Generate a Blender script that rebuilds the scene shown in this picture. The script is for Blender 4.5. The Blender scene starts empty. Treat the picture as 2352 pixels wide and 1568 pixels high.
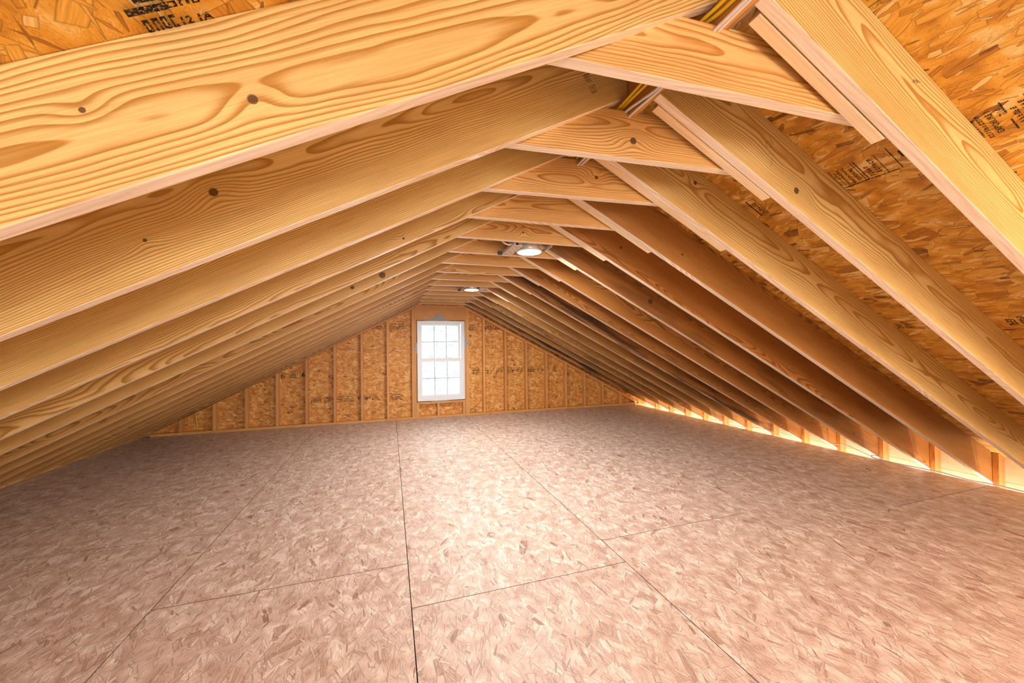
import bpy, bmesh, math, random
from mathutils import Vector, Matrix
random.seed(7)
S = bpy.context.scene
C = S.collection

# ------------------------------------------------------------------ camera
cam = bpy.data.cameras.new('camera')
cam.sensor_width = 36.0
cam.lens = 867.11 / 2352 * 36.0
cam.clip_start = 0.02
co = bpy.data.objects.new('camera', cam)
C.objects.link(co)
yaw, pitch, roll = math.radians(17.89539), math.radians(0.75131), math.radians(-0.67969)
f = Vector((math.sin(yaw) * math.cos(pitch), math.cos(yaw) * math.cos(pitch), math.sin(pitch)))
r0 = Vector((math.cos(yaw), -math.sin(yaw), 0)); u0 = r0.cross(f)
rr = math.cos(roll) * r0 + math.sin(roll) * u0
uu = -math.sin(roll) * r0 + math.cos(roll) * u0
M = Matrix((rr, uu, -f)).transposed().to_4x4()
M.translation = Vector((-0.26852, 0, 1.22191))
co.matrix_world = M
S.camera = co

# ------------------------------------------------------------------ view, world, lights
S.view_settings.view_transform = 'Standard'
S.view_settings.look = 'None'
S.view_settings.exposure = 0.62
S.view_settings.gamma = 1.0
S.view_settings.use_curve_mapping = False
S.cycles.max_bounces = 5
S.cycles.diffuse_bounces = 4
S.cycles.use_adaptive_sampling = True
S.cycles.adaptive_threshold = 0.045
S.cycles.glossy_bounces = 3
S.cycles.transparent_max_bounces = 8
S.cycles.caustics_reflective = False
S.cycles.caustics_refractive = False
S.cycles.sample_clamp_indirect = 4.0

W = bpy.data.worlds.new('overcast_sky'); S.world = W
W.use_nodes = True
wn = W.node_tree; wn.nodes.clear()
wo = wn.nodes.new('ShaderNodeOutputWorld'); wb = wn.nodes.new('ShaderNodeBackground')
wtc = wn.nodes.new('ShaderNodeTexCoord')
wz = wn.nodes.new('ShaderNodeTexNoise'); wz.inputs['Scale'].default_value = 80; wz.inputs['Detail'].default_value = 7
wz.inputs['Roughness'].default_value = 0.72
wr = wn.nodes.new('ShaderNodeValToRGB')
wr.color_ramp.elements[0].position = 0.42; wr.color_ramp.elements[0].color = (0.38, 0.50, 0.61, 1)
wr.color_ramp.elements[1].position = 0.55; wr.color_ramp.elements[1].color = (1, 1, 1, 1)
wn.links.new(wtc.outputs['Generated'], wz.inputs['Vector'])
wn.links.new(wz.outputs['Fac'], wr.inputs['Fac'])
wn.links.new(wr.outputs['Color'], wb.inputs['Color'])
wb.inputs['Strength'].default_value = 1.35
wn.links.new(wb.outputs['Background'], wo.inputs['Surface'])

def area(name, loc, aim, sx, sy, power, col):
    l = bpy.data.lights.new(name, 'AREA'); l.shape = 'RECTANGLE'; l.size = sx; l.size_y = sy
    l.energy = power; l.color = col
    o = bpy.data.objects.new(name, l); C.objects.link(o)
    o.location = loc
    o.rotation_euler = (Vector(aim) - Vector(loc)).to_track_quat('-Z', 'Y').to_euler()
    return o
# unseen area lights added behind the camera: one neutral, one warm on the right
area('behind_camera_light', (-0.2, -4.35, 0.85), (0.3, 3.0, 1.00), 2.8, 1.2, 105, (1.0, 0.98, 0.97))
area('warm_fill_light', (2.7, -1.4, 0.85), (2.65, 0.5, 0.0), 0.9, 0.7, 32, (1.0, 0.62, 0.30))
# unseen disc lights added behind the camera, in line with the recessed lamps
for ly in (-1.32, -3.30):
    o = area('rear_fill_disc', (0.75, ly, 1.938), (0.75, ly, 0), .15, .15, 52, (1.0, 0.97, 0.94)); o.data.shape = 'DISK'
# strip light added below the floor edge to brighten the right eave
sb = area('eave_strip_light', (4.70, 3.0, -0.45), (4.8, 3.0, 0), 0.07, 7.4, 80, (1.0, 0.96, 0.90))
sb.matrix_world = Matrix(((.82, 0, -.57, 4.70), (0, 1, 0, 3.0), (-.57, 0, -.82, -.45), (0, 0, 0, 1)))

# ------------------------------------------------------------------ node helper
class G:
    def __init__(s, name):
        s.m = bpy.data.materials.new(name); s.m.use_nodes = True
        s.t = s.m.node_tree; s.t.nodes.clear()
        s.out = s.t.nodes.new('ShaderNodeOutputMaterial')
        s.b = s.t.nodes.new('ShaderNodeBsdfPrincipled')
        s.t.links.new(s.b.outputs[0], s.out.inputs[0])
    def n(s, k, **kw):
        x = s.t.nodes.new(k)
        for a, v in kw.items(): setattr(x, a, v)
        return x
    def put(s, sock, v):
        if isinstance(v, bpy.types.NodeSocket): s.t.links.new(v, sock)
        elif v is not None: sock.default_value = v
    def m_(s, op, a, b=None, c=None, clamp=False):
        x = s.n('ShaderNodeMath', operation=op, use_clamp=clamp)
        for i, v in enumerate((a, b, c)): s.put(x.inputs[i], v)
        return x.outputs[0]
    def v_(s, op, a, b=None, sc=None):
        x = s.n('ShaderNodeVectorMath', operation=op)
        s.put(x.inputs[0], a); s.put(x.inputs[1], b)
        if sc is not None: s.put(x.inputs['Scale'], sc)
        return x.outputs['Value'] if op in ('LENGTH', 'DISTANCE', 'DOT_PRODUCT') else x.outputs['Vector']
    def xyz(s, x, y, z):
        k = s.n('ShaderNodeCombineXYZ'); s.put(k.inputs[0], x); s.put(k.inputs[1], y); s.put(k.inputs[2], z); return k.outputs[0]
    def sep(s, v):
        k = s.n('ShaderNodeSeparateXYZ'); s.put(k.inputs[0], v); return k.outputs
    def mix(s, f, a, b, bt='MIX'):
        k = s.n('ShaderNodeMix', data_type='RGBA', blend_type=bt)
        s.put(k.inputs[0], f); s.put(k.inputs[6], a); s.put(k.inputs[7], b); return k.outputs[2]
    def ss(s, x, a, b, lo=0., hi=1.):
        k = s.n('ShaderNodeMapRange', interpolation_type='SMOOTHSTEP')
        s.put(k.inputs[0], x); k.inputs[1].default_value = a; k.inputs[2].default_value = b
        k.inputs[3].default_value = lo; k.inputs[4].default_value = hi; return k.outputs[0]
    def noise(s, v, scale, det=2., rough=.5, dim='3D', w=None):
        k = s.n('ShaderNodeTexNoise', noise_dimensions=dim)
        if dim != '1D': s.put(k.inputs['Vector'], v)
        if w is not None: s.put(k.inputs['W'], w)
        k.inputs['Scale'].default_value = scale; k.inputs['Detail'].default_value = det; k.inputs['Roughness'].default_value = rough
        return k.outputs
    def attr(s, name):
        k = s.n('ShaderNodeAttribute', attribute_type='OBJECT', attribute_name=name); return k.outputs
    def fin(s, col, rough=.5, spec=.4, bump=None, bs=.2, bd=.002):
        s.put(s.b.inputs['Base Color'], col); s.put(s.b.inputs['Roughness'], rough)
        s.b.inputs['Specular IOR Level'].default_value = spec
        if bump is not None:
            k = s.n('ShaderNodeBump'); k.inputs['Strength'].default_value = bs; k.inputs['Distance'].default_value = bd
            s.put(k.inputs['Height'], bump); s.put(s.b.inputs['Normal'], k.outputs[0])
        return s.m

def rgb(r, g, b): return (r, g, b, 1.0)

def wood(name, early, late, red, contrast=.9, rough=.52, spec=.35):
    """sawn softwood: growth rings about a pith line, with knots; pith / knots / tint / seed are properties of each board"""
    g = G(name)
    tc = g.n('ShaderNodeTexCoord').outputs['Object']
    x, y, z = g.sep(tc)
    pith = g.attr('pith')['Vector']; py, pz, fr = g.sep(pith)
    seed = g.attr('seed')['Fac']; tint = g.attr('tint')['Fac']
    xs = g.m_('ADD', x, g.m_('MULTIPLY', seed, 17.3))
    lowc = g.noise(g.xyz(g.m_('MULTIPLY', xs, .85), g.m_('MULTIPLY', y, 3.), g.m_('MULTIPLY', z, 3.)), 1.0, 2., .45)['Color']
    la, lb, lc = g.sep(lowc)
    yy = g.m_('ADD', g.m_('SUBTRACT', y, py), g.m_('MULTIPLY', g.m_('SUBTRACT', la, .5), .10))
    zz = g.m_('ADD', g.m_('SUBTRACT', z, pz), g.m_('MULTIPLY', g.m_('SUBTRACT', lb, .5), .12))
    r = g.m_('SQRT', g.m_('ADD', g.m_('MULTIPLY', yy, yy), g.m_('MULTIPLY', zz, zz)))
    wob = g.noise(g.xyz(g.m_('MULTIPLY', xs, 7.), g.m_('MULTIPLY', y, 20.), g.m_('MULTIPLY', z, 20.)), 1.0, 1.)['Fac']
    r = g.m_('ADD', r, g.m_('MULTIPLY', g.m_('SUBTRACT', wob, .5), .0055))
    knot = None; kd = None
    for nm in ('knot_a', 'knot_b'):
        kx, kz, kr = g.sep(g.attr(nm)['Vector'])
        krs = g.m_('MAXIMUM', kr, .0001)
        dx = g.m_('DIVIDE', g.m_('SUBTRACT', x, kx), krs); dz = g.m_('DIVIDE', g.m_('SUBTRACT', z, kz), krs)
        d2 = g.m_('ADD', g.m_('MULTIPLY', dx, dx), g.m_('MULTIPLY', dz, dz))
        ks = g.m_('DIVIDE', krs, g.m_('ADD', krs, .006)); ks2 = g.m_('MULTIPLY', ks, ks)
        e2 = g.m_('MULTIPLY', ks2, g.m_('ADD', g.m_('MULTIPLY', g.m_('MULTIPLY', dx, dx), .06), g.m_('MULTIPLY', g.m_('MULTIPLY', dz, dz), .20)))
        r = g.m_('ADD', r, g.m_('MULTIPLY', g.m_('MULTIPLY', g.m_('ADD', krs, .007), g.m_('GREATER_THAN', kr, .0005)), g.m_('EXPONENT', g.m_('MULTIPLY', e2, -1.))))
        d = g.m_('SQRT', d2)
        dj = g.m_('ADD', d, g.m_('MULTIPLY', g.m_('SUBTRACT', wob, .5), .8))
        k = g.ss(dj, .78, 1.12, 1., 0.)
        k = g.m_('MULTIPLY', k, g.m_('GREATER_THAN', kr, .0005))
        knot = k if knot is None else g.m_('MAXIMUM', knot, k)
        kd = d if kd is None else g.m_('MINIMUM', kd, d)
    ringn = g.noise(None, 30., 1., .5, '1D', r)['Fac']
    ph = g.m_('ADD', g.m_('MULTIPLY', r, fr), g.m_('MULTIPLY', ringn, 1.6))
    fc = g.m_('FRACT', ph)
    late_f = g.m_('MULTIPLY', g.ss(fc, .34, .92), g.ss(fc, .93, 1.0, 1., 0.))
    fib = g.noise(g.xyz(g.m_('MULTIPLY', xs, 5.), g.m_('MULTIPLY', y, 260.), g.m_('MULTIPLY', z, 260.)), 1.0, 2.)['Fac']
    blot = g.noise(g.xyz(g.m_('MULTIPLY', xs, 1.7), g.m_('MULTIPLY', y, 7.), g.m_('MULTIPLY', z, 7.)), 1.0, 3., .6)['Fac']
    ea = g.mix(g.m_('MULTIPLY', tint, .9), early, red)
    late = g.mix(g.m_('MULTIPLY', tint, .9), late, tuple(c * .42 for c in red[:3]) + (1.,))
    ea = g.mix(g.ss(blot, .38, .68, 0., .30), ea, late)
    col = g.mix(g.m_('MULTIPLY', late_f, contrast), ea, late)
    col = g.mix(1.0, col, g.n('ShaderNodeCombineColor').outputs[0], 'MULTIPLY') if False else col
    fb = g.ss(fib, .25, .75, .84, 1.10)
    col = g.v_('SCALE', col, None, fb)
    stain = g.attr('stain')['Fac']
    sn = g.noise(g.xyz(g.m_('MULTIPLY', xs, 1.1), g.m_('MULTIPLY', y, 6.), g.m_('MULTIPLY', z, 12.)), 1.0, 5., .65)['Fac']
    sf = g.m_('MULTIPLY', g.ss(sn, .42, .60), stain)
    col = g.mix(sf, col, rgb(.06, .042, .03))
    kring = g.m_('FRACT', g.m_('MULTIPLY', kd, 2.6))
    kcol = g.mix(g.ss(kring, .2, .9), rgb(.13, .062, .026), rgb(.040, .020, .011))
    col = g.mix(g.m_('MULTIPLY', knot, .93), col, kcol)
    return g.fin(col, g.ss(late_f, 0., 1., rough, rough - .1), spec)

def osb(name, cols, size=1., ang=.55, dark=rgb(.16, .07, .025), pdark=.06, rough=.5, spec=.4, grain=.16, edge_dark=.72,
        layers=((.20, .13, .46), (.15, .16, .48), (.12, .10, .50), (.10, .16, .46), (.085, .055, .55), (.07, .10, .48))):
    """pressed strand board: layers of rotated rectangular strands (cell, half width, half length), each its own shade"""
    g = G(name)
    tc = g.n('ShaderNodeTexCoord').outputs['Object']
    rnd = g.n('ShaderNodeObjectInfo').outputs['Random']
    P = g.v_('ADD', g.v_('MULTIPLY', tc, (1, 1, 0)), g.xyz(g.m_('MULTIPLY', rnd, 61.), g.m_('MULTIPLY', rnd, 37.), 0.))
    wn_ = g.noise(P, 11., 1.5, .6, '2D')
    P = g.v_('ADD', P, g.v_('MULTIPLY', g.v_('SUBTRACT', wn_['Color'], (.5, .5, .5)), (.009, .009, 0)))
    val = g.ss(wn_['Fac'], .3, .7, .15, .95); uv = P; edge = None
    for i, (c, wf, lf) in enumerate(layers):
        c *= size
        vo = g.n('ShaderNodeTexVoronoi', voronoi_dimensions='2D', feature='F1')
        q = g.v_('ADD', P, (3.17 * i + .13, 5.71 * i + .37, 0.))
        g.put(vo.inputs['Vector'], q); vo.inputs['Scale'].default_value = 1. / c
        d = g.v_('SUBTRACT', q, vo.outputs['Position'])
        a, b, e = g.sep(vo.outputs['Color'])
        an = g.m_('MULTIPLY', g.m_('SUBTRACT', g.m_('ADD', a, e), 1.), ang * 2.2)
        ro = g.n('ShaderNodeVectorRotate', rotation_type='Z_AXIS'); g.put(ro.inputs['Vector'], d); g.put(ro.inputs['Angle'], an)
        u, v, _ = g.sep(ro.outputs[0])
        hw = g.m_('MULTIPLY_ADD', g.m_('MULTIPLY', b, b), c * wf * 1.6, c * wf * .3)
        hl = g.m_('MULTIPLY_ADD', e, c * lf * 1.1, c * lf * .35)
        taper = g.m_('MULTIPLY', g.m_('ABSOLUTE', u), g.m_('MULTIPLY', a, .16))
        din = g.m_('MINIMUM', g.m_('SUBTRACT', g.m_('SUBTRACT', hw, taper), g.m_('ABSOLUTE', v)), g.m_('SUBTRACT', hl, g.m_('ABSOLUTE', u)))
        mk = g.m_('GREATER_THAN', din, 0.)
        sv = g.m_('FRACT', g.m_('MULTIPLY', g.m_('ADD', a, g.m_('MULTIPLY_ADD', b, 3.1, e)), 7.7))
        mx = g.n('ShaderNodeMix', data_type='FLOAT'); g.put(mx.inputs[0], mk); g.put(mx.inputs[2], val); g.put(mx.inputs[3], sv); val = mx.outputs[0]
        mv = g.n('ShaderNodeMix', data_type='VECTOR'); g.put(mv.inputs[0], mk); g.put(mv.inputs[4], uv); g.put(mv.inputs[5], ro.outputs[0]); uv = mv.outputs[1]
        # a thin shadow line just outside and inside each strand
        ed = g.ss(g.m_('ABSOLUTE', din), 0., .0022, .0, 1.)
        if edge is None: edge = ed
        else: edge = g.m_('MAXIMUM', g.m_('MULTIPLY', edge, ed), g.m_('MULTIPLY', mk, ed))
    gr = g.noise(g.v_('ADD', g.v_('MULTIPLY', uv, (12., 210., 1.)), g.xyz(g.m_('MULTIPLY', val, 31.), 0., 0.)), 1., 2., .6, '2D')['Fac']
    val2 = g.m_('ADD', val, g.m_('MULTIPLY', g.m_('SUBTRACT', gr, .5), .35), clamp=True)
    val2 = g.m_('MAXIMUM', val2, g.m_('MULTIPLY', g.m_('GREATER_THAN', val, pdark), pdark + .01))
    ramp = g.n('ShaderNodeValToRGB'); el = ramp.color_ramp.elements
    n = len(cols)
    for i, cc in enumerate(cols):
        pos = pdark + (1 - pdark) * i / (n - 1)
        if i < 2: el[i].position = pos; el[i].color = cc
        else:
            k = el.new(pos); k.color = cc
    k = el.new(max(pdark - .012, 0.)); k.color = dark
    k = el.new(0.); k.color = dark
    g.put(ramp.inputs[0], val2)
    col = g.v_('SCALE', ramp.outputs[0], None, g.m_('MULTIPLY', g.ss(gr, .2, .8, 1. - grain, 1. + grain * .7), g.ss(edge, 0., 1., edge_dark, 1.)))
    return g.fin(col, rough, spec)

def plain(name, col, rough=.5, spec=.4, metal=0., emit=None, es=0., var=.0):
    g = G(name)
    g.b.inputs['Metallic'].default_value = metal
    if emit: g.b.inputs['Emission Color'].default_value = emit; g.b.inputs['Emission Strength'].default_value = es
    c = col
    if var:
        n = g.noise(g.n('ShaderNodeTexCoord').outputs['Object'], 35., 4., .6)['Fac']
        c = g.v_('SCALE', col[:3], None, g.ss(n, .3, .7, 1. - var, 1. + var))
    return g.fin(c, rough, spec)

M_raft = wood('pine_rafter_timber', rgb(.76, .60, .255), rgb(.42, .222, .042), rgb(.45, .170, .032), .95, .42, .5)
M_stud = wood('pine_stud_timber', rgb(.76, .42, .15), rgb(.56, .25, .065), rgb(.62, .27, .08), .7)
M_tie = wood('pine_tie_timber', rgb(.78, .54, .22), rgb(.49, .225, .05), rgb(.62, .30, .08), .95, .42, .5)
M_underside = wood('pale_lit_underside', rgb(.91, .81, .66), rgb(.78, .58, .40), rgb(.90, .80, .66), .45, .30, .6)  # reflected floor and window light painted into the wood as a paler, glossier tone
M_cleat = wood('pale_cleat_timber', rgb(.89, .73, .48), rgb(.80, .58, .33), rgb(.86, .66, .42), .5, .42, .5)
M_pale = wood('pale_sheathing_boards', rgb(.90, .80, .62), rgb(.82, .67, .46), rgb(.86, .72, .50), .6)
M_roof = osb('roof_strand_board', [rgb(.38, .165, .022), rgb(.58, .28, .035), rgb(.66, .34, .045), rgb(.70, .40, .07), rgb(.84, .60, .25)],
             ang=.42, dark=rgb(.20, .085, .02), pdark=.05, edge_dark=.62,
             layers=((.14, .20, .50), (.22, .09, .48), (.17, .12, .48), (.12, .055, .54), (.10, .11, .50), (.085, .035, .56), (.055, .09, .46)))
M_wall = osb('gable_strand_board', [rgb(.44, .155, .028), rgb(.64, .265, .050), rgb(.70, .32, .070), rgb(.76, .39, .10), rgb(.84, .55, .22)],
             ang=.50, size=.60, dark=rgb(.16, .065, .02), pdark=.035)
M_floor = osb('subfloor_strand_board', [rgb(.46, .305, .23), rgb(.605, .445, .365), rgb(.66, .505, .425), rgb(.70, .555, .47), rgb(.82, .70, .61)],
              ang=.55, size=.82, dark=rgb(.36, .21, .145), pdark=.025, rough=.48, spec=.5, edge_dark=.66, grain=.22,
              layers=((.17, .10, .48), (.13, .14, .48), (.11, .045, .54), (.09, .10, .50), (.075, .032, .56), (.06, .06, .52)))
M_seal = plain('dark_sealed_board_edge', rgb(.07, .055, .03), .8, .1)
M_white = plain('white_vinyl', rgb(.76, .82, .88), .35, .5)
M_muntin = plain('grey_white_muntin', rgb(.40, .47, .55), .4)
M_flap = plain('grey_house_wrap', rgb(.34, .36, .37), .6, .3, var=.15)
M_steel = plain('galvanised_steel', rgb(.74, .76, .78), .30, .6, .35, var=.10)
M_dark = plain('dark_steel', rgb(.06, .06, .065), .5)
M_trim = plain('white_lamp_trim', rgb(.85, .84, .82), .4)
M_lens = plain('lit_lamp_lens', rgb(.9, .9, .9), .4, emit=rgb(1., .97, .93), es=520.)
M_yel = plain('yellow_cable_jacket', rgb(.78, .55, .02), .38)
M_whc = plain('white_cable_jacket', rgb(.74, .75, .76), .38)
M_grc = plain('grey_cable_jacket', rgb(.40, .42, .46), .42)
M_green = plain('green_chalk', rgb(.03, .10, .07), .8)
M_pencil = plain('pencil_graphite', rgb(.10, .08, .07), .7)
M_stamp = plain('faded_grade_stamp', rgb(.17, .13, .05), .8)

def ink():
    g = G('black_stencil_ink')
    tc = g.n('ShaderNodeTexCoord').outputs['Object']
    n = g.noise(g.v_('MULTIPLY', tc, (1., 1., 0.)), 210., 3., .7)['Fac']
    tr = g.n('ShaderNodeBsdfTransparent'); mx = g.n('ShaderNodeMixShader')
    g.put(mx.inputs[0], g.ss(n, .36, .50)); g.t.links.new(tr.outputs[0], mx.inputs[1]); g.t.links.new(g.b.outputs[0], mx.inputs[2])
    g.t.links.new(mx.outputs[0], g.out.inputs[0])
    return g.fin(rgb(.018, .015, .013), .8, .2)
M_ink = ink()

def glass():
    g = G('window_glass')
    tr = g.n('ShaderNodeBsdfTransparent'); gl = g.n('ShaderNodeBsdfGlossy'); mx = g.n('ShaderNodeMixShader'); fr = g.n('ShaderNodeFresnel')
    gl.inputs['Roughness'].default_value = .02; fr.inputs['IOR'].default_value = 1.45
    tr.inputs['Color'].default_value = rgb(.97, .985, 1.)
    g.t.links.new(fr.outputs[0], mx.inputs[0]); g.t.links.new(tr.outputs[0], mx.inputs[1]); g.t.links.new(gl.outputs[0], mx.inputs[2])
    g.t.links.new(mx.outputs[0], g.out.inputs[0]); return g.m
M_glass = glass()

# ------------------------------------------------------------------ mesh helpers
def mesh(name, verts, faces, bevel=0.):
    bm = bmesh.new()
    vs = [bm.verts.new(v) for v in verts]
    for fc in faces: bm.faces.new([vs[i] for i in fc])
    bmesh.ops.recalc_face_normals(bm, faces=bm.faces)
    if bevel:
        bmesh.ops.bevel(bm, geom=list(bm.edges), offset=bevel, segments=2, profile=.6, affect='EDGES', clamp_overlap=True)
    me = bpy.data.meshes.new(name); bm.to_mesh(me); bm.free()
    return me

def prism(name, poly, a, b, axis='y', bevel=0.):
    """polygon in the plane across `axis`, extruded from a to b"""
    n = len(poly)
    def P(p, t): return (p[0], t, p[1]) if axis == 'y' else ((t, p[0], p[1]) if axis == 'x' else (p[0], p[1], t))
    vs = [P(p, a) for p in poly] + [P(p, b) for p in poly]
    fs = [list(range(n)), list(range(2 * n - 1, n - 1, -1))] + [[i, (i + 1) % n, n + (i + 1) % n, n + i] for i in range(n)]
    return mesh(name, vs, fs, bevel)

def boxm(name, x0, x1, y0, y1, z0, z1, bevel=0.):
    return prism(name, [(x0, z0), (x1, z0), (x1, z1), (x0, z1)], y0, y1, 'y', bevel)

def obj(name, me, mat, parent=None, loc=None, mw=None):
    o = bpy.data.objects.new(name, me); C.objects.link(o)
    if mat and me and not me.materials: me.materials.append(mat)
    if parent: o.parent = parent
    if mw is not None: o.matrix_local = mw
    elif loc is not None: o.location = loc
    return o

def box(name, lo, hi, mat, parent=None, bevel=0., base=(0, 0, 0)):
    """axis-aligned box with its origin at its own centre"""
    c = [(a + b) / 2 for a, b in zip(lo, hi)]; h = [(b - a) / 2 for a, b in zip(lo, hi)]
    me = boxm(name, -h[0], h[0], -h[1], h[1], -h[2], h[2], bevel)
    return obj(name, me, mat, parent, [c[i] - base[i] for i in range(3)])

def empty(name, loc=(0, 0, 0), mw=None):
    o = bpy.data.objects.new(name, None); C.objects.link(o); o.empty_display_size = .1
    if mw is not None: o.matrix_world = mw
    else: o.location = loc
    return o

def tag(o, label, cat, group=None):
    o['label'] = label; o['category'] = cat
    if group: o['group'] = group
    return o

def struct(name):
    o = empty(name); o['kind'] = 'structure'; return o

def grain(o, py=.06, pz=.0, fr=150., tint=0., stain=0., ka=(0, 0, 0), kb=(0, 0, 0), seed=None):
    o['pith'] = [float(py), float(pz), float(fr)]; o['tint'] = float(tint); o['stain'] = float(stain)
    o['knot_a'] = [float(v) for v in ka]; o['knot_b'] = [float(v) for v in kb]
    o['seed'] = float(random.random() * 5 if seed is None else seed)
    return o

def rgrain(o, tint=None, small=False):
    if small: return grain(o, random.uniform(.03, .08), random.uniform(-.05, .05), random.uniform(170, 260), random.random() * .6 if tint is None else tint)
    return grain(o, random.choice((1, -1)) * random.uniform(.045, .09), random.uniform(-.10, .10), random.uniform(180, 290), random.random() * .6 if tint is None else tint)

def tube(name, pts, rad, mat, parent=None, seg=8, flat=1.):
    """round cable through the points, smoothed with Catmull-Rom"""
    P = [Vector(p) for p in pts]; Q = []
    for i in range(len(P) - 1):
        a, b, c, d = P[max(i - 1, 0)], P[i], P[i + 1], P[min(i + 2, len(P) - 1)]
        for k in range(5):
            t = k / 5
            Q.append(.5 * ((2 * b) + (c - a) * t + (2 * a - 5 * b + 4 * c - d) * t * t + (3 * b - a - 3 * c + d) * t ** 3))
    Q.append(P[-1])
    org = Q[0].copy()
    vs, fs = [], []
    up = Vector((0.31, .12, .94))
    for i, q in enumerate(Q):
        d = (Q[min(i + 1, len(Q) - 1)] - Q[max(i - 1, 0)]).normalized()
        s = d.cross(up).normalized(); t = s.cross(d)
        for k in range(seg):
            a = 2 * math.pi * k / seg
            vs.append(q - org + (s * math.cos(a) + t * math.sin(a) * flat) * rad)
    for i in range(len(Q) - 1):
        for k in range(seg):
            fs.append([i * seg + k, i * seg + (k + 1) % seg, (i + 1) * seg + (k + 1) % seg, (i + 1) * seg + k])
    fs.append(list(range(seg))); fs.append([(len(Q) - 1) * seg + k for k in range(seg)])
    me = mesh(name, vs, fs)
    for p in me.polygons: p.use_smooth = True
    o = obj(name, me, mat, parent)
    o.location = org
    return o

def lathe_mesh(name, prof, seg=40):
    vs, fs = [], []
    for r, z in prof:
        for k in range(seg): vs.append((r * math.cos(2 * math.pi * k / seg), r * math.sin(2 * math.pi * k / seg), z))
    for i in range(len(prof) - 1):
        for k in range(seg): fs.append([i * seg + k, i * seg + (k + 1) % seg, (i + 1) * seg + (k + 1) % seg, (i + 1) * seg + k])
    me = mesh(name, vs, fs)
    for p in me.polygons: p.use_smooth = True
    return me
def lathe(name, prof, mat, parent, loc, seg=40): return obj(name, lathe_mesh(name, prof, seg), mat, parent, loc)

def clip(poly, a, b, c):
    """keep the part of the polygon where a*x + b*z <= c"""
    out = []
    for i in range(len(poly)):
        p, q = poly[i], poly[(i + 1) % len(poly)]
        dp, dq = a * p[0] + b * p[1] - c, a * q[0] + b * q[1] - c
        if dp <= 0: out.append(p)
        if dp * dq < 0:
            t = dp / (dp - dq); out.append((p[0] + (q[0] - p[0]) * t, p[1] + (q[1] - p[1]) * t))
    return out

# ------------------------------------------------------------------ dimensions
SP = .4064
KL, ZL = .52, 1.868          # underside of the left rafters: z = ZL + KL x
KR, ZR = .526, 2.470         # underside of the right rafters: z = ZR - KR x
D = .235; VD = .265          # rafter depth, square and plumb
thL, thR = math.atan(KL), math.atan(KR)
Y0, YW = -4.60, 6.661        # near wall, face of the far gable studs

# ------------------------------------------------------------------ floor
floor = struct('floor')
def floor_panel(x0, x1, y0, y1, gl, gr):
    L, Wd = y1 - y0 - .0032, x1 - x0 - gl - gr
    x0, x1 = x0 + gl, x1 - gr
    me = boxm('floor_panel', -L / 2, L / 2, -Wd / 2, Wd / 2, -.009, .009, .0012)
    me.materials.append(M_floor); me.materials.append(M_seal)
    for p in me.polygons:
        if p.normal.z < .9: p.material_index = 1
    o = obj('floor_panel', me, None, floor)
    o.location = ((x0 + x1) / 2, (y0 + y1) / 2, -.009); o.rotation_euler = (0, 0, math.pi / 2 + random.choice((0, math.pi)))
cols = [(-3.62, -2.518, [-2.4, .05, 2.49, 4.93]), (-2.518, -1.350, [-1.82, .60, 3.03, 5.45]), (-1.350, -.182, [-2.63, -.20, 2.235, 4.66]), (-.182, .987, [-2.98, -.56, 1.850, 4.27]),
        (.987, 2.155, [-2.83, -.40, 2.10, 4.535]), (2.155, 3.325, [-1.88, .55, 2.95, 5.38]), (3.325, 4.55, [-3.02, -.60, 1.812, 4.24])]
gaps = [.0, .0006, .0014, .0018, .0016, .0006, .0004, .0]
for j, (x0, x1, ys) in enumerate(cols):
    e = [Y0] + ys + [6.75]
    for a, b in zip(e[:-1], e[1:]): floor_panel(x0, x1, a, b, gaps[j], gaps[j + 1])
box('floor_leak_block', (-3.62, Y0, -.06), (4.50, 6.75, -.024), M_dark, floor)  # unseen dark slab added under the panels to stop light leaking up
rgrain(box('rim_board', (4.455, Y0, -.5), (4.495, 6.75, -.062), M_stud, floor))

# ------------------------------------------------------------------ roof sheathing (the ceiling)
ceil = struct('ceiling')
def roof_panel(side, s0, s1, y0, y1, g=.003, name='roof_panel'):
    """s is the horizontal run from the ridge line"""
    k, th = (KL, thL) if side < 0 else (KR, thR)
    L, Wd = y1 - y0 - g, (s1 - s0) / math.cos(th) - g
    me = boxm(name, -L / 2, L / 2, -Wd / 2, Wd / 2, -.0055, .0055)
    xm = (s0 + s1) / 2
    z = (ZL + KL * xm if side < 0 else ZR - KR * xm) + VD + .0055 / math.cos(th) + .0006
    slope = Vector((math.cos(th), 0, -side * math.sin(th)))
    nrm = Vector((side * math.sin(th), 0, math.cos(th)))
    xa = Vector((0, 1, 0)); za = nrm; ya = za.cross(xa)
    m = Matrix((xa, ya, za)).transposed().to_4x4(); m.translation = (xm, (y0 + y1) / 2, z)
    return obj(name, me, M_roof, ceil, mw=m)
rows = [(.641, 1.07), (1.07, 2.19), (2.19, 3.25), (3.25, 4.31), (4.31, 4.835)]
seams = [[-3.3, -.9, 1.52, 3.95], [-2.1, .30, 2.74, 5.17], [-3.3, -.92, 1.50, 3.94], [-2.1, .28, 2.72, 5.15], [-3.3, -.9, 1.52, 3.95]]
for (a, b), ys in zip(rows, seams):
    e = [Y0] + ys + [6.77]
    for p, q in zip(e[:-1], e[1:]): roof_panel(1, a, b, p, q)
rowsL = [(-.42, .641), (-1.48, -.42), (-2.54, -1.48), (-3.76, -2.54)]
for (a, b), ys in zip(rowsL, seams):
    e = [Y0] + ys + [6.77]
    for p, q in zip(e[:-1], e[1:]): roof_panel(-1, a, b, p, q)

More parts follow.
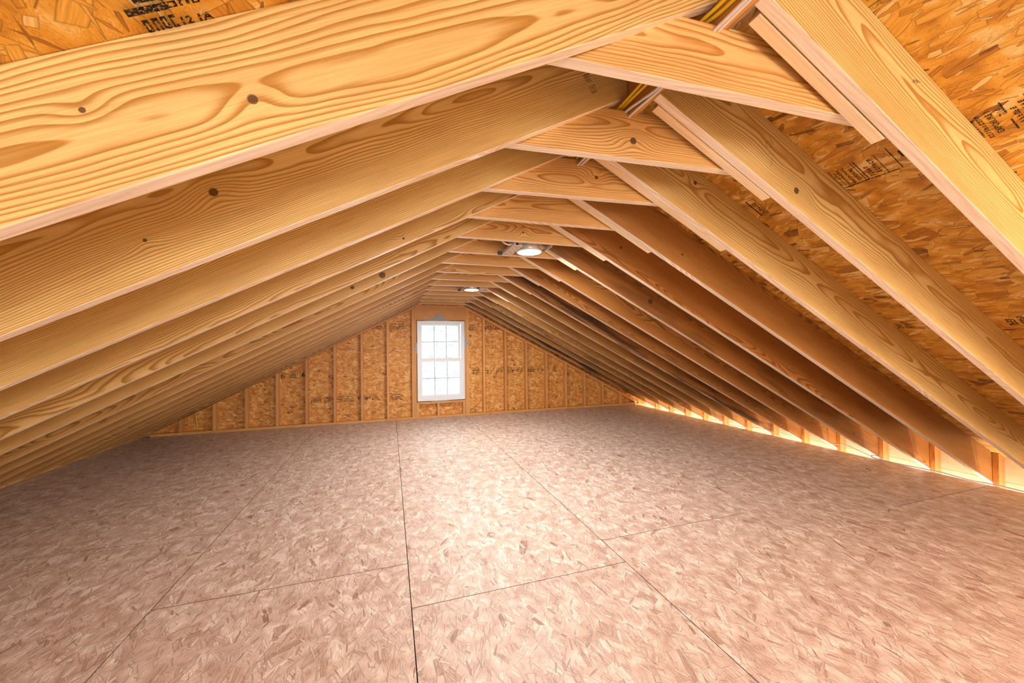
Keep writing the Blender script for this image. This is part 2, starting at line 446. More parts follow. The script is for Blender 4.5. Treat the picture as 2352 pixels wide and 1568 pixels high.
# printing on the sheathing: x runs up the slope, letters stand towards the far wall
def stamp_frame(x, y):
    z = ZR - KR * x + VD - .0004
    xa = Vector((-math.cos(thR), 0, math.sin(thR))); ya = Vector((0, 1, 0)); za = xa.cross(ya)
    m = Matrix((xa, ya, za)).transposed().to_4x4(); m.translation = (x, y, z); return m
def text_mesh(body, size, bold=0.):
    cu = bpy.data.curves.new('printed_text', 'FONT'); cu.body = body; cu.size = size; cu.align_x = 'LEFT'; cu.offset = bold
    cu.resolution_u = 2
    o = bpy.data.objects.new('printed_text', cu); C.objects.link(o)
    bpy.context.view_layer.update()
    me = bpy.data.meshes.new_from_object(o.evaluated_get(bpy.context.evaluated_depsgraph_get()))
    bpy.data.objects.remove(o); return me
def print_text(body, frame, dx, dy, size, parent, sx=1., bold=.0004):
    me = text_mesh(body, size, bold); me.materials.clear(); me.materials.append(M_ink)
    return obj('printed_text', me, None, parent, mw=frame @ Matrix.Translation((dx, dy, 0)) @ Matrix.Diagonal((sx, 1, 1, 1)))
def print_bars(rects, frame, parent, name='printed_mark', mat=None):
    vs, fs = [], []
    for r in rects:
        n = len(vs)
        if len(r) == 4:
            a, b, c, d = r; vs += [(a, b, 0), (c, b, 0), (c, d, 0), (a, d, 0)]; fs.append([n, n + 1, n + 2, n + 3])
        else:
            vs += [(p[0], p[1], 0) for p in r]; fs.append(list(range(n, n + len(r))))
    me = bpy.data.meshes.new(name); me.from_pydata(vs, [], fs); me.materials.append(mat or M_ink)
    return obj(name, me, None, parent, mw=frame)
def frame_rects(a, b, c, d, t):
    return [(a, b, c, b + t), (a, d - t, c, d), (a, b, a + t, d), (c - t, b, c, d)]
def scribble(a, b, w, h, n=7):
    """a run of small illegible letters"""
    out = []; x = a
    for _ in range(n):
        cw = w / n * random.uniform(.5, .85)
        k = random.random()
        out.append((x, b, x + cw * .3, b + h))
        if k > .3: out.append((x, b + h * .75, x + cw, b + h))
        if k < .7: out.append((x, b, x + cw, b + h * .22))
        if k > .55: out.append((x + cw * .7, b, x + cw, b + h))
        if k < .4: out.append((x, b + h * .4, x + cw, b + h * .6))
        x += w / n
    return out
# date stamp between the second and third right rafters
fr = stamp_frame(1.598, 1.432)
print_bars(frame_rects(0, 0, .128, .043, .0025) + [(0, .040, .128, .046)], fr, ceil)
print_text('JUN-02', fr, .010, .010, .031, ceil, .98)
# grade mark between the first and second right rafters
fr = stamp_frame(1.605, .915)
print_bars([(.0, -.012, .0025 + .12, -.009)] + [(-.004, .0, .0, .20), (.0, .030, .110, .0325), (.0, .094, .120, .0975), (.0, .104, .120, .1065)]
           + scribble(.018, .045, .085, .014, 6) + scribble(.012, .070, .06, .014, 5), fr, ceil)
print_text('EXPOSURE 1', fr, .012, .115, .017, ceil, .95)
print_text('SIZED FOR SPACING', fr, .006, .137, .012, ceil, .9)
print_bars(scribble(.010, .156, .10, .009, 10) + scribble(.010, .170, .09, .008, 9) + scribble(.012, .183, .10, .008, 9), fr, ceil)
print_bars([[(.02, -.075), (.055, -.030), (.082, -.030), (.125, -.075), (.10, -.075), (.068, -.047), (.048, -.075)]], fr, ceil)
# grade mark in the bay nearest the camera
fr = stamp_frame(1.612, .520)
print_bars([(.0, .105, .05, .109), (.078, .105, .128, .109), (.0, .058, .04, .062), (.08, .058, .125, .062), (-.002, .012, .13, .016)]
           + scribble(.02, .066, .09, .012, 7) + scribble(.02, .085, .075, .012, 6) + scribble(.02, .020, .075, .012, 6), fr, ceil)
print_text('EXPOSURE 1', fr, .008, .132, .020, ceil, .95)
print_text('7/16', fr, .072, .108, .020, ceil, .95)
print_bars(scribble(.0, .156, .11, .010, 10) + scribble(.012, .172, .09, .008, 9), fr, ceil)
# fainter bands of print lower down the slope
for x, y in ((2.73, .98), (2.73, 1.16), (1.62, 1.86), (2.72, 1.42)):
    fr = stamp_frame(x, y)
    print_bars(scribble(0, 0, .09, .022, 6) + scribble(0, .035, .07, .03, 4) + [(-.003, -.012, .1, -.009)], fr, ceil)
# smudged stencil on the left slope at the top of the picture
xa = Vector((math.cos(thL), 0, math.sin(thL))); ya = Vector((0, -1, 0)); za = xa.cross(ya)
mL = Matrix((xa, ya, za)).transposed().to_4x4(); mL.translation = (-.685, .80, ZL + KL * -.70 + VD - .0006)
print_text('12 1A', mL, .075, -.014, .022, ceil, 1., .0008)
print_bars(scribble(.022, -.016, .055, .026, 4) + scribble(.03, .022, .10, .012, 5) + [(.01, .02, .07, .034), (.03, .04, .13, .05)], mL, ceil)
# green chalk line along a seam on the right slope
fr = stamp_frame(1.048, .55); print_bars([(-.0012, -.1, .0012, .26)], fr, ceil, 'chalk_line', M_green)

# ------------------------------------------------------------------ far gable wall
wall = struct('wall_back')
def gable_panel(poly):
    poly = clip(poly, -KL, 1, ZL + VD - .006); poly = clip(poly, KR, 1, ZR + VD - .006)
    if len(poly) < 3: return
    cx = sum(p[0] for p in poly) / len(poly); cz = sum(p[1] for p in poly) / len(poly)
    me = prism('sheathing_panel', [(p[0] - cx, p[1] - cz) for p in poly], 0, .011, 'z')
    obj('sheathing_panel', me, M_wall, wall, mw=Matrix.Translation((cx, YW + .089 + .0005, cz)) @ Matrix.Rotation(math.pi / 2, 4, 'X') @ Matrix.Translation((0, 0, -.011)))
def rect(a, b, c, d): return [(a, b), (c, b), (c, d), (a, d)]
gp = .002
bk = clip(clip(rect(-3.76, -.3, 4.81, 2.6), -KL, 1, ZL + VD - .01), KR, 1, ZR + VD - .01)
def backing(poly):
    if len(poly) > 2: obj('outer_wrap', prism('outer_wrap', poly, YW + .1015, YW + .106, 'y'), M_flap, wall)
backing(clip(bk, 1, 0, .19)); backing(clip(bk, -1, 0, -.97)); backing(rect(.19, -.3, .97, .305)); backing(rect(.19, 1.672, .97, 2.2))
for q in (rect(-3.76, -.3, -2.339 - gp, 1.200), rect(-2.339, -.3, .19, 1.200), rect(.97, -.3, 2.568 - gp, 1.200), rect(2.568, -.3, 4.81, 1.200),
          rect(.19, -.3, .97, .305), rect(-1.90, 1.204, .19, 2.5), rect(.97, 1.204, 3.2, 2.5), rect(.19, 1.672, .97, 2.5)):
    gable_panel(q)
zsl = lambda x: 1.829 + .5086 * x
zsr = lambda x: 2.4304 - .5262 * x
def stud(x, z0, fn, w=.038, name='stud', y1=None):
    h0, h1 = fn(x), fn(x + w)
    zc = (z0 + min(h0, h1)) / 2
    # built lying along its own x so that the grain runs up the stud
    me = prism(name, [(z0 - zc, -w / 2), (z0 - zc, w / 2), (h1 - zc, w / 2), (h0 - zc, -w / 2)], 0, .0885, 'z', .0015)
    mw = Matrix(((0, 1, 0, x + w / 2), (0, 0, 1, YW), (1, 0, 0, zc), (0, 0, 0, 1)))
    o = obj(name, me, M_stud, wall, mw=mw)
    return rgrain(o, small=True)
for k in range(8): stud(-.3257 - k * SP, .0385, zsl)
for i in range(8): stud(1.3301 + i * SP, .0385, zsr)
stud(.083, .0385, zsl, .040, 'king_stud'); stud(1.031, .0385, zsr, .040, 'king_stud')
stud(.1235, .0385, lambda x: 1.694, .036, 'jack_stud'); stud(.9945, .0385, lambda x: 1.694, .036, 'jack_stud')
for x in (.160, .506, .955): stud(x, .0385, lambda x: .2465, .036, 'cripple_stud')
def hboard(name, x0, x1, z0, z1, d=.0885, y=YW, mat=None, tint=None, par=None):
    o = box(name, (x0, y, z0), (x1, y + d, z1), mat or M_stud, par or wall, .0015); rgrain(o, tint, True); return o
hboard('window_sill_plate', .160, .994, .247, .284)
hboard('bottom_plate', -3.505, -.352, 0.0006, .038); hboard('bottom_plate', -.349, 4.62, .0006, .038)
# header above the window, its upper corners cut to the slope
hp = rect(.1245, 1.6945, 1.0305, 1.955); hp = clip(hp, -.5086, 1, 1.8285); hp = clip(hp, .5262, 1, 2.430)
cx, cz = .5775, 1.82
rgrain(obj('window_header', prism('window_header', [(a - cx, b - cz) for a, b in hp], -.019, .019, 'y', .0015), M_stud, wall, (cx, YW + .022, cz)), .55)
def slope_plate(x0, x1, fn0, fn1, th, sgn):
    xm = (x0 + x1) / 2; zm = fn0(xm)
    rot = Matrix.Rotation(-sgn * th, 4, 'Y'); inv = rot.to_3x3().inverted()
    pts = []
    for x, fn in ((x0, fn0), (x1, fn0), (x1, fn1), (x0, fn1)):
        v = inv @ Vector((x - xm, 0, fn(x) - zm)); pts.append((v.x, v.z))
    me = prism('sloped_plate', pts, 0, .0885, 'y', .0012)
    rgrain(obj('sloped_plate', me, M_stud, wall, mw=Matrix.Translation((xm, YW, zm)) @ rot), .35)
slope_plate(-3.56, .60, lambda x: zsl(x) + .0005, lambda x: ZL + KL * x - .002, thL, 1)
slope_plate(.62, 4.69, lambda x: zsr(x) + .0005, lambda x: zsr(x) + .041, thR, -1)

# printing on the gable panels
def gprint(rects, x, z):
    m = Matrix(((1, 0, 0, x), (0, 0, -1, YW + .0886), (0, 1, 0, z), (0, 0, 0, 1)))
    print_bars(rects, m, wall)
def block(w, h, n): return scribble(0, 0, w, h, n) + scribble(w * .1, h * 1.25, w * .8, h * .35, n + 2)
for x, z, w, h, n, fr_ in ((-.215, 1.545, .19, .075, 7, 1), (-.27, 1.55, .03, .07, 1, 0), (-.55, 1.54, .16, .08, 6, 0), (1.085, 1.53, .15, .09, 5, 0), (1.39, 1.54, .29, .10, 9, 0),
              (1.16, .735, .12, .10, 4, 1), (1.385, .735, .07, .09, 2, 0), (1.60, .74, .12, .08, 4, 0), (1.80, .735, .13, .085, 5, 1), (2.0, .74, .12, .08, 5, 0),
              (2.22, .73, .14, .09, 4, 0), (2.42, .73, .1, .09, 3, 0), (-1.90, .76, .07, .09, 2, 0), (-1.78, .77, .1, .08, 4, 1), (-1.60, .775, .07, .085, 2, 0),
              (-1.48, .355, .16, .08, 5, 0), (-1.28, .35, .10, .075, 4, 1), (-1.09, .35, .09, .075, 4, 1), (-.97, .35, .13, .08, 6, 0), (-.68, .355, .06, .08, 2, 0), (-.56, .35, .1, .075, 4, 0),
              (-.26, .345, .17, .08, 7, 1), (2.75, .73, .07, .08, 2, 0), (1.10, .05, .12, .04, 5, 0)):
    gprint(block(w, h * .7, n) + (frame_rects(-.015, -.012, w + .012, h + .012, .003) if fr_ else []), x, z)
gprint([[(0, .07), (.03, 0), (.06, .07), (.045, .07), (.03, .03), (.015, .07)]], -.80, .36)
gprint([[(0, 0), (.03, .07), (.06, 0), (.045, 0), (.03, .04), (.015, 0)]], -1.62, .78)
# grey wrap flaps pulled round the window opening
def flap(pts, name='wrap_flap'):
    cx = sum(p[0] for p in pts) / len(pts); cz = sum(p[1] for p in pts) / len(pts)
    o = obj(name, prism(name, [(a - cx, b - cz) for a, b in pts], -.0015, .0015, 'y'), M_flap, wall, (cx, YW - .003, cz)); o['label'] = 'grey house wrap flap tucked round window'
flap([(.27, 1.682), (.36, 1.705), (.45, 1.75), (.52, 1.795), (.545, 1.80), (.575, 1.785), (.65, 1.725), (.70, 1.70), (.78, 1.682)])
flap([(.172, 1.32), (.160, 1.28), (.110, 1.215), (.112, 1.20), (.150, 1.17), (.172, 1.10)])
flap([(.99, 1.51), (1.01, 1.40), (1.030, 1.335), (1.066, 1.305), (1.064, 1.29), (1.02, 1.25), (.99, 1.18)])
flap([(.35, .297), (.45, .285), (.53, .272), (.57, .272), (.64, .284), (.75, .297)])

# ------------------------------------------------------------------ window
win = struct('window_1')
wx0, wx1, wz0, wz1 = .172, .990, .297, 1.680
def frame_mesh(x0, x1, z0, z1, tl, tr, tb, tt, y0, y1, name, mat, parent, bev=.004):
    bm = bmesh.new()
    def ring(a, b, c, d, y): return [bm.verts.new(v) for v in ((a, y, b), (c, y, b), (c, y, d), (a, y, d))]
    o0, i0 = ring(x0, z0, x1, z1, y0), ring(x0 + tl, z0 + tb, x1 - tr, z1 - tt, y0)
    o1, i1 = ring(x0, z0, x1, z1, y1), ring(x0 + tl, z0 + tb, x1 - tr, z1 - tt, y1)
    for k in range(4):
        l = (k + 1) % 4
        for q in ((o0[k], o0[l], i0[l], i0[k]), (o1[k], i1[k], i1[l], o1[l]), (o0[k], o1[k], o1[l], o0[l]), (i0[k], i0[l], i1[l], i1[k])): bm.faces.new(q)
    bmesh.ops.recalc_face_normals(bm, faces=bm.faces)
    if bev: bmesh.ops.bevel(bm, geom=list(bm.edges), offset=bev, segments=2, affect='EDGES', clamp_overlap=True)
    me = bpy.data.meshes.new(name); bm.to_mesh(me); bm.free()
    return obj(name, me, mat, parent)
frame_mesh(wx0, wx1, wz0, wz1, .020, .020, .024, .020, YW - .012, YW + .10, 'frame', M_white, win)
frame_mesh(wx0 + .020, wx1 - .020, wz0 + .024, wz1 - .020, .026, .026, .028, .022, YW + .006, YW + .10, 'jamb', M_white, win, .003)
def sash(gx0, gx1, gz0, gz1, t, tb, tt, y, lab):
    s = frame_mesh(gx0 - t, gx1 + t, gz0 - tb, gz1 + tt, t, t, tb, tt, y, y + .028, 'sash', M_white, win, .003); s['label'] = lab
    ym = y + .014
    cw, ch = (gx1 - gx0) / 3, (gz1 - gz0) / 2
    for k in (1, 2): box('muntin', (gx0 + cw * k - .006, ym - .004, gz0), (gx0 + cw * k + .006, ym + .004, gz1), M_muntin, s)
    for k in range(3): box('muntin', (gx0 + cw * k + (.006 if k else 0), ym - .004, gz0 + ch - .006), (gx0 + cw * (k + 1) - (.006 if k < 2 else 0), ym + .004, gz0 + ch + .006), M_muntin, s)
    for k in range(3):
        for j in range(2): box('pane', (gx0 + cw * k + .0062, ym - .002, gz0 + ch * j + .0062), (gx0 + cw * (k + 1) - .0062, ym + .002, gz0 + ch * (j + 1) - .0062), M_glass, s)
    return s
sash(.254, .892, 1.030, 1.606, .034, .030, .030, YW + .050, 'upper sash')
ls = sash(.254, .903, .392, .972, .034, .045, .050, YW + .018, 'lower sash')
for x in (.43, .745):
    me = prism('sash_lock', [(-.045, 0), (.045, 0), (.03, .012), (.012, .020), (-.008, .022), (-.03, .010)], -.012, .012, 'y', .002)
    obj('sash_lock', me, M_white, ls, (x, YW + .036, 1.0225))

# ------------------------------------------------------------------ right eave wall
wr_ = struct('wall_right')
zs, hb = -.003, .235
for k in range(-2, 2):
    z0 = zs + hb * k
    me = boxm('sheathing_board', -(6.77 - Y0) / 2, (6.77 - Y0) / 2, -.0095, .0095, -hb / 2 + .0012, hb / 2 - .0012, .001)
    o = obj('sheathing_board', me, M_pale, wr_, mw=Matrix.Translation((4.821, (Y0 + 6.77) / 2, z0 + hb / 2)) @ Matrix.Rotation(math.pi / 2, 4, 'Z'))
    grain(o, .05, random.uniform(-.1, .1), 120, .1, 0, (random.uniform(-3.5, 3.5), .03, .012), (random.uniform(-3.5, 3.5), -.04, .010))
rgrain(box('bottom_plate', (4.50, Y0, -.52), (4.83, 6.75, -.48), M_stud, wr_))
yR0 = [.707 + .4065 * i for i in range(15)]
yR1 = [.660 + .402 * i for i in range(15)]
def yR(i, x): return yR0[i] + (yR1[i] - yR0[i]) * (x - .66) / (4.72 - .66)
for i in range(-1, 15):
    y = yR(i, 4.765) if i >= 0 else yR(0, 4.765) - .402
    zt = lambda x: ZR - KR * x + VD - .002
    zc = -.12
    me = prism('wall_stud', [(-.478 - zc, -.0440), (zt(4.721) - zc, -.0440), (zt(4.809) - zc, .0440), (-.478 - zc, .0440)], -.019, .019, 'z', .0012)
    mw = Matrix(((0, 1, 0, 4.765), (0, 0, -1, y - .0205), (1, 0, 0, zc), (0, 0, 0, 1)))
    o = obj('wall_stud', me, M_stud, wr_, mw=mw); rgrain(o, .3, True)
# closing boards at the left eave and behind the camera
wl = struct('wall_left'); rgrain(box('eave_board', (-3.765, Y0, -.3), (-3.745, 6.77, .205), M_stud, wl), .3)
wf = struct('wall_front')
poly = rect(-3.76, -.3, 4.82, 2.6); poly = clip(poly, -KL, 1, ZL + VD); poly = clip(poly, KR, 1, ZR + VD)
obj('gable_panel', prism('gable_panel', poly, Y0 - .012, Y0, 'y'), M_wall, wf)

# ------------------------------------------------------------------ ridge board
rb = box('ridge_board', (.6225, Y0, 2.12), (.6595, 6.75, 2.43), M_tie)
rb_me = rb.data
rb.data = boxm('ridge_board', -(6.75 - Y0) / 2, (6.75 - Y0) / 2, -.0185, .0185, -.155, .155, .002); rb.data.materials.append(M_tie)
rb.rotation_euler = (0, 0, math.pi / 2); bpy.data.meshes.remove(rb_me)
tag(grain(rb, .07, .02, 150, .8), 'long reddish ridge board running along the roof peak', 'ridge board')

# ------------------------------------------------------------------ rafters
ORD = ['nearest', 'second', 'third', 'fourth', 'fifth', 'sixth', 'seventh', 'eighth', 'ninth', 'tenth', 'eleventh', 'twelfth', 'thirteenth', 'fourteenth', 'fifteenth']
def rafter_mesh(x0, x1, k, z_in, sgn, th):
    """plumb-cut at both ends, in the rafter's own frame (x along the slope, z square to it, y through its thickness)"""
    xm = (x0 + x1) / 2; zf = lambda x: z_in + k * sgn * x
    c = Vector((xm, 0, zf(xm) + VD / 2))
    rot = Matrix.Rotation(-sgn * th, 3, 'Y'); inv = rot.inverted()
    pts = []
    for x, dz in ((x0, 0), (x1, 0), (x1, VD), (x0, VD)):
        v = inv @ (Vector((x, 0, zf(x) + dz)) - c); pts.append((v.x, v.z))
    return prism('rafter', pts, -.019, .019, 'y', .0028), c
meL, cL = rafter_mesh(-3.742, .6215, KL, ZL, 1, thL)
meR, cR = rafter_mesh(.6605, 4.808, KR, ZR, -1, thR)
def paint_lit_underside(me):  # gives downward faces the tone with light painted in
    me.materials.append(M_underside)
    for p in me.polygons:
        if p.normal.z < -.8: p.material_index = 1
for me in (meL, meR): me.materials.append(M_raft); paint_lit_underside(me)
yLf = [.860, 1.288, 1.695] + [.863 + SP * i + .008 for i in range(3, 15)]
Lspec = {0: dict(py=.062, pz=-.006, fr=105, ka=(1.163, -.036, .010), kb=(.913, .021, .005), tint=.12, seed=2.9),
         1: dict(py=.050, pz=.065, fr=205, ka=(.951, .037, .012), kb=(.748, -.021, .005), tint=.1, seed=.4),
         2: dict(py=.046, pz=.085, fr=190, ka=(.49, .085, .012), tint=.15, seed=2.2),
         3: dict(py=-.09, pz=-.13, fr=210, ka=(1.489, -.09, .006), tint=.3),
         4: dict(py=.10, pz=-.11, fr=190, tint=.35),
         5: dict(py=.07, pz=.12, fr=170, ka=(1.359, -.080, .022), kb=(1.136, -.073, .014), tint=.4)}
Llab = ['%s rafter of the left slope, wide wavy yellow grain and a black knot', '%s rafter of the left slope, fine straight grain and a round brown knot',
        '%s rafter of the left slope, dark swirling grain along its upper edge', '%s rafter of the left slope, plain with fine straight grain',
        '%s rafter of the left slope, plain honey coloured pine', '%s rafter of the left slope, with dark knots along its lower edge']
for i in range(15):
    o = obj('rafter', meL, None)
    o.matrix_world = Matrix.Translation((cL.x, yLf[i] - .019, cL.z)) @ Matrix.Rotation(-thL, 4, 'Y')
    if i in Lspec: grain(o, **Lspec[i])
    else: rgrain(o, .42 + .03 * i)
    lab = (Llab[i] if i < 6 else '%s rafter of the left slope counted from the near end') % ORD[i]
    if i == 14: lab = 'fifteenth and farthest rafter of the left slope, beside the far gable'
    tag(o, lab, 'rafter', 'rafters of the left slope')
def face_stamp(parent, x, z, w, h, n):
    m = Matrix(((1, 0, 0, x), (0, 0, -1, -.0196), (0, 1, 0, z), (0, 0, 0, 1)))
    print_bars(scribble(0, 0, w, h * .4, n) + scribble(0, h * .55, w, h * .45, n), m, parent, 'grade_stamp', M_stamp)
rafters_L = [o for o in S.objects if o.get('group') == 'rafters of the left slope']
for k in range(3): face_stamp(rafters_L[1], 2.243 + .004 * k, .026 - .044 * k, .028, .030, 3)
face_stamp(rafters_L[3], 2.89, -.098, .05, .03, 3); face_stamp(rafters_L[7], -.94, -.09, .05, .02, 4)
Rspec = {0: dict(py=.050, pz=.045, fr=150, tint=.0, seed=3.3),
         1: dict(py=.054, pz=.028, fr=170, ka=(-1.567, -.054, .016), tint=.0, seed=.9),
         2: dict(py=.048, pz=.02, fr=130, ka=(-1.763, .055, .010), tint=.08, seed=1.9),
         3: dict(py=-.08, pz=.12, fr=190, ka=(-1.401, -.036, .009), tint=.9),
         4: dict(py=.07, pz=-.1, fr=190, ka=(-1.614, .006, .010), tint=1.),
         5: dict(py=-.06, pz=.05, fr=180, ka=(-.97, -.021, .022), kb=(1.838, -.041, .015), tint=1., stain=.45)}
Rlab = ['%s rafter of the right slope, pale with long pointed grain and a loose cleat', '%s rafter of the right slope, with one big round brown knot',
        '%s rafter of the right slope, with a pale oval eye in its grain', '%s rafter of the right slope, reddish with a small dark slit knot',
        '%s rafter of the right slope, reddish with a knot near its cleat', '%s rafter of the right slope, with large dark knots and grey stain']
stains = {6: .0, 7: .25, 8: .95, 9: .3, 10: .35, 11: .25, 12: .5, 13: .4, 14: .9}
def cleat(parent, x0, x1, gap, i, drop=0.):
    """short batten nailed to the far face of a right rafter, in that rafter's frame"""
    rot = Matrix.Rotation(thR, 3, 'Y').inverted()
    a = (rot @ (Vector((x0, 0, ZR - KR * x0)) - cR)).x; b = (rot @ (Vector((x1, 0, ZR - KR * x1)) - cR)).x
    L = b - a; h = .088
    e = random.uniform(.004, .012)
    pts = [(-L / 2, -h / 2), (L / 2 - e, -h / 2), (L / 2, h / 2), (-L / 2, h / 2)]
    me = prism('cleat', pts, -.0175, .0175, 'y', .002)
    o = obj('cleat', me, M_cleat, parent, ((a + b) / 2, .019 + gap + .0175, -D / 2 + h / 2 - drop)); rgrain(o, .0, True)
    o['label'] = 'pale batten nailed along the rafter'
raf_R = []
for i in range(15):
    o = obj('rafter', meR, None)
    al = math.atan((yR1[i] - yR0[i] - .4065 * 0) / (4.72 - .66))
    yc = yR(i, cR.x)
    o.matrix_world = Matrix.Translation((cR.x, yc + .019, cR.z)) @ Matrix.Rotation(al, 4, 'Z') @ Matrix.Rotation(thR, 4, 'Y')
    if i in Rspec: grain(o, **Rspec[i])
    else: rgrain(o, 1. if i < 9 else .8); o['stain'] = stains.get(i, .3)
    lab = (Rlab[i] if i < 6 else '%s rafter of the right slope counted from the near end') % ORD[i]
    if i == 8: lab = 'ninth rafter of the right slope counted from the near end'
    if i == 14: lab = 'fifteenth and farthest rafter of the right slope, dark beside the far gable'
    tag(o, lab, 'rafter', 'rafters of the right slope')
    raf_R.append(o)
    x1 = [1.19, 1.235, 1.43, 1.285, 1.22, 1.20, 1.24, 1.20, 1.26, 1.22, 1.25, 1.21, 1.24, 1.20, 1.15][i]
    cleat(o, .685 if i < 2 else .665, x1, .004 if i < 2 else .001, i)

# faint pencil figures and grade stamps on the boards
def squiggle(parent, pts, x, z, s, mat=None, rad=.00045):
    o = tube('pencil_mark', [(x + a * s, -.0195, z + b * s) for a, b in pts], rad, mat or M_pencil, parent, 4)
squiggle(raf_R[1], [(0, 1), (.2, .6), (.9, .3), (.2, .1), (.0, -.3), (.4, -.6), (.8, -.3), (.7, .0)], -1.79, .035, .035)
squiggle(raf_R[1], [(0, 0), (.6, .15), (1.2, .5)], -1.765, -.005, .03); squiggle(raf_R[1], [(0, 0), (.1, -.6), (.25, -1.2)], -1.735, -.012, .03)
squiggle(raf_R[0], [(0, 0), (.5, .25), (.1, .35), (.9, .55), (.4, .6), (1.2, .9)], -1.72, .045, .03)

# ------------------------------------------------------------------ collar ties
def make_tie(i):
    yl = yLf[i] + .0195                       # centre plane at the left, behind the left rafter
    yr = yR(i, 1.1) + .038 + .004 + .036 + .0195 + (.004 if i < 2 else .001)
    zb0 = 1.961
    zb1 = [1.924, 1.934, 1.943, 1.935, 1.935, 1.936, 1.938, 1.940, 1.944][i] if i < 9 else 1.946
    h = .184
    xa, xb = .30, 1.08
    def P(x): t = (x - xa) / (xb - xa); return zb0 + (zb1 - zb0) * t
    bot = lambda x: P(x)
    # clip a long board by both roof slopes
    poly = [(-.6, P(-.6)), (1.7, P(1.7)), (1.7, P(1.7) + h), (-.6, P(-.6) + h)]
    poly = clip(poly, -KL, 1, ZL + VD - .012); poly = clip(poly, KR, 1, ZR + VD - .012)
    c = Vector((.59, 0, P(.59) + h / 2))
    tl = math.atan2(zb1 - zb0, xb - xa)
    inv = Matrix.Rotation(-tl, 3, 'Y').inverted()
    pts = []
    for a, b in poly:
        v = inv @ (Vector((a, 0, b)) - c); pts.append((v.x, v.z))
    me = prism('collar_tie', pts, -.019, .019, 'y', .0026)
    al = math.atan2(yr - yl, xb - xa)
    o = obj('collar_tie', me, M_tie); paint_lit_underside(me)
    o.matrix_world = Matrix.Translation((c.x, yl + (yr - yl) * (c.x - xa) / (xb - xa), c.z)) @ Matrix.Rotation(al, 4, 'Z') @ Matrix.Rotation(-tl, 4, 'Y')
    return o
Tspec = {0: dict(py=.045, pz=.03, fr=130, tint=.1, seed=.7), 1: dict(py=.048, pz=.015, fr=190, ka=(.055, -.022, .014), tint=.2, seed=2.6),
         2: dict(py=.042, pz=.0, fr=190, ka=(.125, .012, .009), tint=.3, seed=4.1), 3: dict(py=.04, pz=.02, fr=200, tint=.3, seed=3.6),
         4: dict(py=.045, pz=.0, fr=170, ka=(.03, -.03, .008), tint=.4)}
Tlab = ['%s collar tie under the ridge, big pale board with pointed grain', '%s collar tie under the ridge, with a grey round knot', '%s collar tie under the ridge, with ripples of grain round an eye',
        '%s collar tie under the ridge, small wavy ripples and pale lower edge', '%s collar tie under the ridge, just in front of the nearer lit lamp', '%s collar tie under the ridge, just behind the nearer lit lamp']
for i in range(15):
    o = make_tie(i)
    if i in Tspec: grain(o, **Tspec[i])
    else: rgrain(o, .5)
    lab = (Tlab[i] if i < 6 else '%s collar tie under the ridge counted from the near end') % ORD[i]
    if i == 9: lab = 'tenth collar tie under the ridge, in front of the farther lamp'
    if i == 10: lab = 'eleventh collar tie under the ridge, just behind the farther lamp'
    if i == 14: lab = 'fifteenth collar tie, the last one before the far gable'
    tag(o, lab, 'collar tie', 'collar ties under the ridge')

# ------------------------------------------------------------------ recessed lamps
def lamp(x, y, z, side, label):
    t = empty('recessed_light', (x, y, z)); tag(t, label, 'ceiling lamp', 'recessed lamps between the collar ties')
    lathe('can', [(.0, .088), (.070, .088), (.078, .080), (.078, .012), (.076, .006)], M_steel, t, (0, 0, 0))
    lathe('trim_ring', [(.0765, .010), (.0775, .001), (.090, -.006), (.099, -.003), (.100, .004), (.080, .011)], M_trim, t, (0, 0, 0))
    lathe('lens', [(.0, -.004), (.05, -.0035), (.0755, -.001)], M_lens, t, (0, 0, 0))
    s = side
    pl = box('mounting_plate', (min(s * .095, s * .165), -.135, .006), (max(s * .095, s * .165), .135, .009), M_steel, t)
    hm = lathe_mesh('plate_hole', [(0, -.0003), (.0055, -.0003), (.0055, .0003)], 10)
    for hx, hy in ((.112, -.10), (.150, -.105), (.118, -.06), (.146, -.03), (.112, .02), (.150, .045), (.12, .085), (.148, .11), (.130, -.085), (.131, .06)):
        obj('plate_hole', hm, M_dark, pl, (s * (hx - .130), hy, -.0018))
    jb = box('junction_box', (min(s * .09, s * .16), -.10, .010), (max(s * .09, s * .16), .02, .075), M_steel, t, .003)
    for k in (-1, 1): lathe('knockout', [(0, .001), (.011, .001), (.011, -.001)], M_dark, jb, (0, 0, 0)).matrix_local = Matrix.Translation((s * .005, -.0605, .018 * k)) @ Matrix.Rotation(math.pi / 2, 4, 'X')
    for sx in (-1, 1):
        w = .172 if sx == s else .112
        b = box('hanger_bar', (sx * w - .003, -.175, .004), (sx * w + .003, .165, .026), M_steel, t)
        box('bar_foot', (sx * .016 - .016, .150, -.012), (sx * .016 + .016, .166, .016), M_dark, b)
    return t
lamp(.752, 2.705, 1.944, -1, 'nearer lit round recessed lamp in a steel housing with perforated plate')
lamp(.722, 4.720, 1.947, 1, 'farther lit round recessed lamp, seen almost edge on')

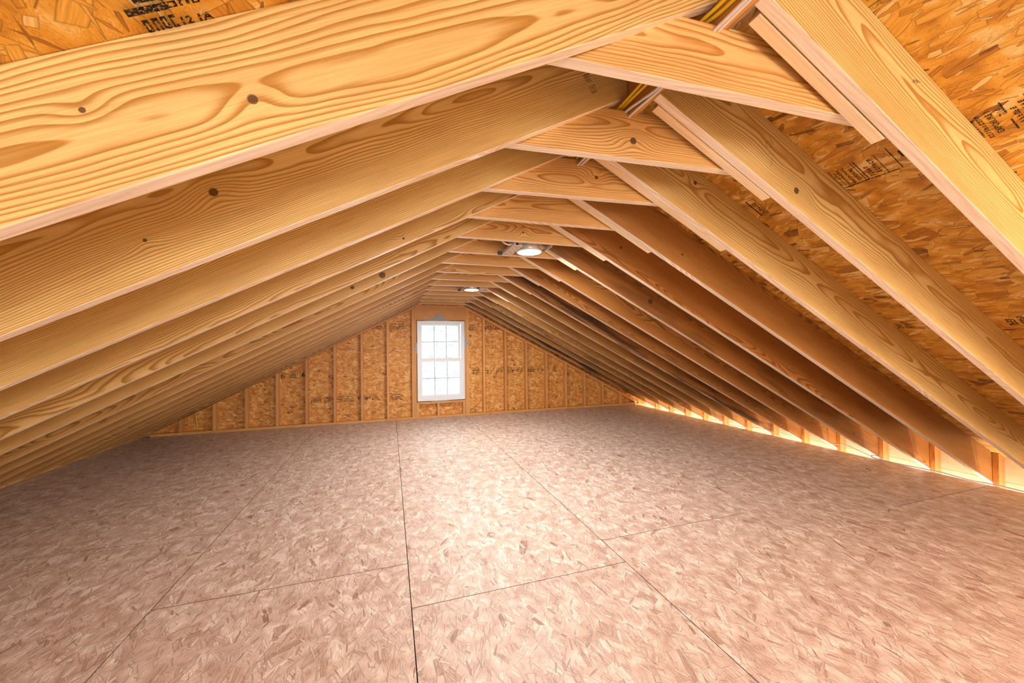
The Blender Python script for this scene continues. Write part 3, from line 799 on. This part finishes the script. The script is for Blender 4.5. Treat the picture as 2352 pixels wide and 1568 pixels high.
# ------------------------------------------------------------------ cables
def cable(name, pts, r, mat, lab, grp=None): return tag(tube(name, pts, r, mat), lab, 'cable', grp)
G1 = 'cables along the ridge board'
cable('yellow_cable', [(.612, -.6, 2.155), (.606, .40, 2.153), (.600, .75, 2.152), (.592, .88, 2.154), (.588, 1.06, 2.152), (.594, 1.28, 2.153), (.602, 1.7, 2.155), (.598, 2.2, 2.154)], .0052, M_yel,
      'yellow electrical cable leftmost in the bundle along the ridge board', G1)
cable('yellow_cable', [(.6155, -.6, 2.141), (.6145, .40, 2.142), (.6135, .76, 2.1415), (.606, .88, 2.1515), (.600, 1.05, 2.140), (.606, 1.29, 2.1515), (.6145, 1.72, 2.1435), (.6085, 2.3, 2.1435)], .0055, M_yel,
      'bright yellow electrical cable beside the white ones along the ridge board', G1)
cable('white_cable', [(.614, -.6, 2.113), (.614, .42, 2.113), (.615, .78, 2.113), (.616, .95, 2.112), (.622, 1.08, 2.112), (.610, 1.27, 2.130), (.616, 1.5, 2.112), (.615, 2.2, 2.112)], .0050, M_whc,
      'white electrical cable under the left edge of the ridge board', G1)
cable('white_cable', [(.628, -.6, 2.1135), (.627, .5, 2.1135), (.627, .80, 2.1135), (.636, 1.06, 2.1135), (.625, 1.26, 2.1135), (.634, 1.55, 2.112), (.628, 2.2, 2.112)], .0050, M_whc,
      'white electrical cable crossing below the middle of the ridge board', G1)
cable('white_cable', [(.700, .2, 2.158), (.698, .60, 2.156), (.690, .83, 2.152), (.684, .93, 2.149), (.680, 1.2, 2.17)], .0042, M_whc,
      'thin white cable alone on the right side of the ridge board')
cable('white_cable', [(.56, 1.98, 2.18), (.545, 1.70, 2.16), (.548, 1.60, 2.120), (.575, 1.56, 2.108), (.605, 1.57, 2.118), (.618, 1.62, 2.135)], .0050, M_whc,
      'white cable hanging in a small loop left of the ridge board')
cable('white_cable', [(.475, 2.60, 2.05), (.490, 2.58, 1.985), (.525, 2.57, 1.955), (.565, 2.59, 1.958), (.600, 2.62, 1.985), (.612, 2.65, 2.01)], .0048, M_whc,
      'looped white cable feeding the nearer recessed lamp')
cable('yellow_cable', [(-2.992, YW + .060, .315), (-2.985, YW + .055, .22), (-2.968, YW + .05, .12), (-2.972, YW + .05, .045)], .0065, M_yel,
      'short yellow cable standing against the low left end of the far gable')
cable('grey_cable', [(4.58, 1.40, -.004), (4.567, 1.63, .006), (4.565, 1.80, .010), (4.575, 1.95, -.002), (4.565, 2.10, .012), (4.56, 2.24, .010), (4.545, 2.38, .008), (4.535, 2.55, .010), (4.535, 2.62, .014), (4.555, 2.64, .03), (4.575, 2.60, .03), (4.572, 2.555, .014)], .0055, M_grc,
      'grey cable lying along the right edge of the floor, looped at its end')
cable('grey_cable', [(4.572, 2.66, .014), (4.59, 2.78, .04), (4.60, 2.90, .07), (4.60, 2.96, .065), (4.60, 3.05, .045)], .0042, M_grc,
      'thin grey cable sagging between two studs of the right eave')
cable('grey_cable', [(4.57, 3.62, .008), (4.60, 3.75, .03), (4.60, 3.88, .05), (4.60, 4.0, .048), (4.58, 4.15, .02), (4.575, 4.4, .008), (4.60, 4.6, .03), (4.59, 4.8, .01)], .0042, M_grc,
      'long thin grey cable along the far part of the right eave')
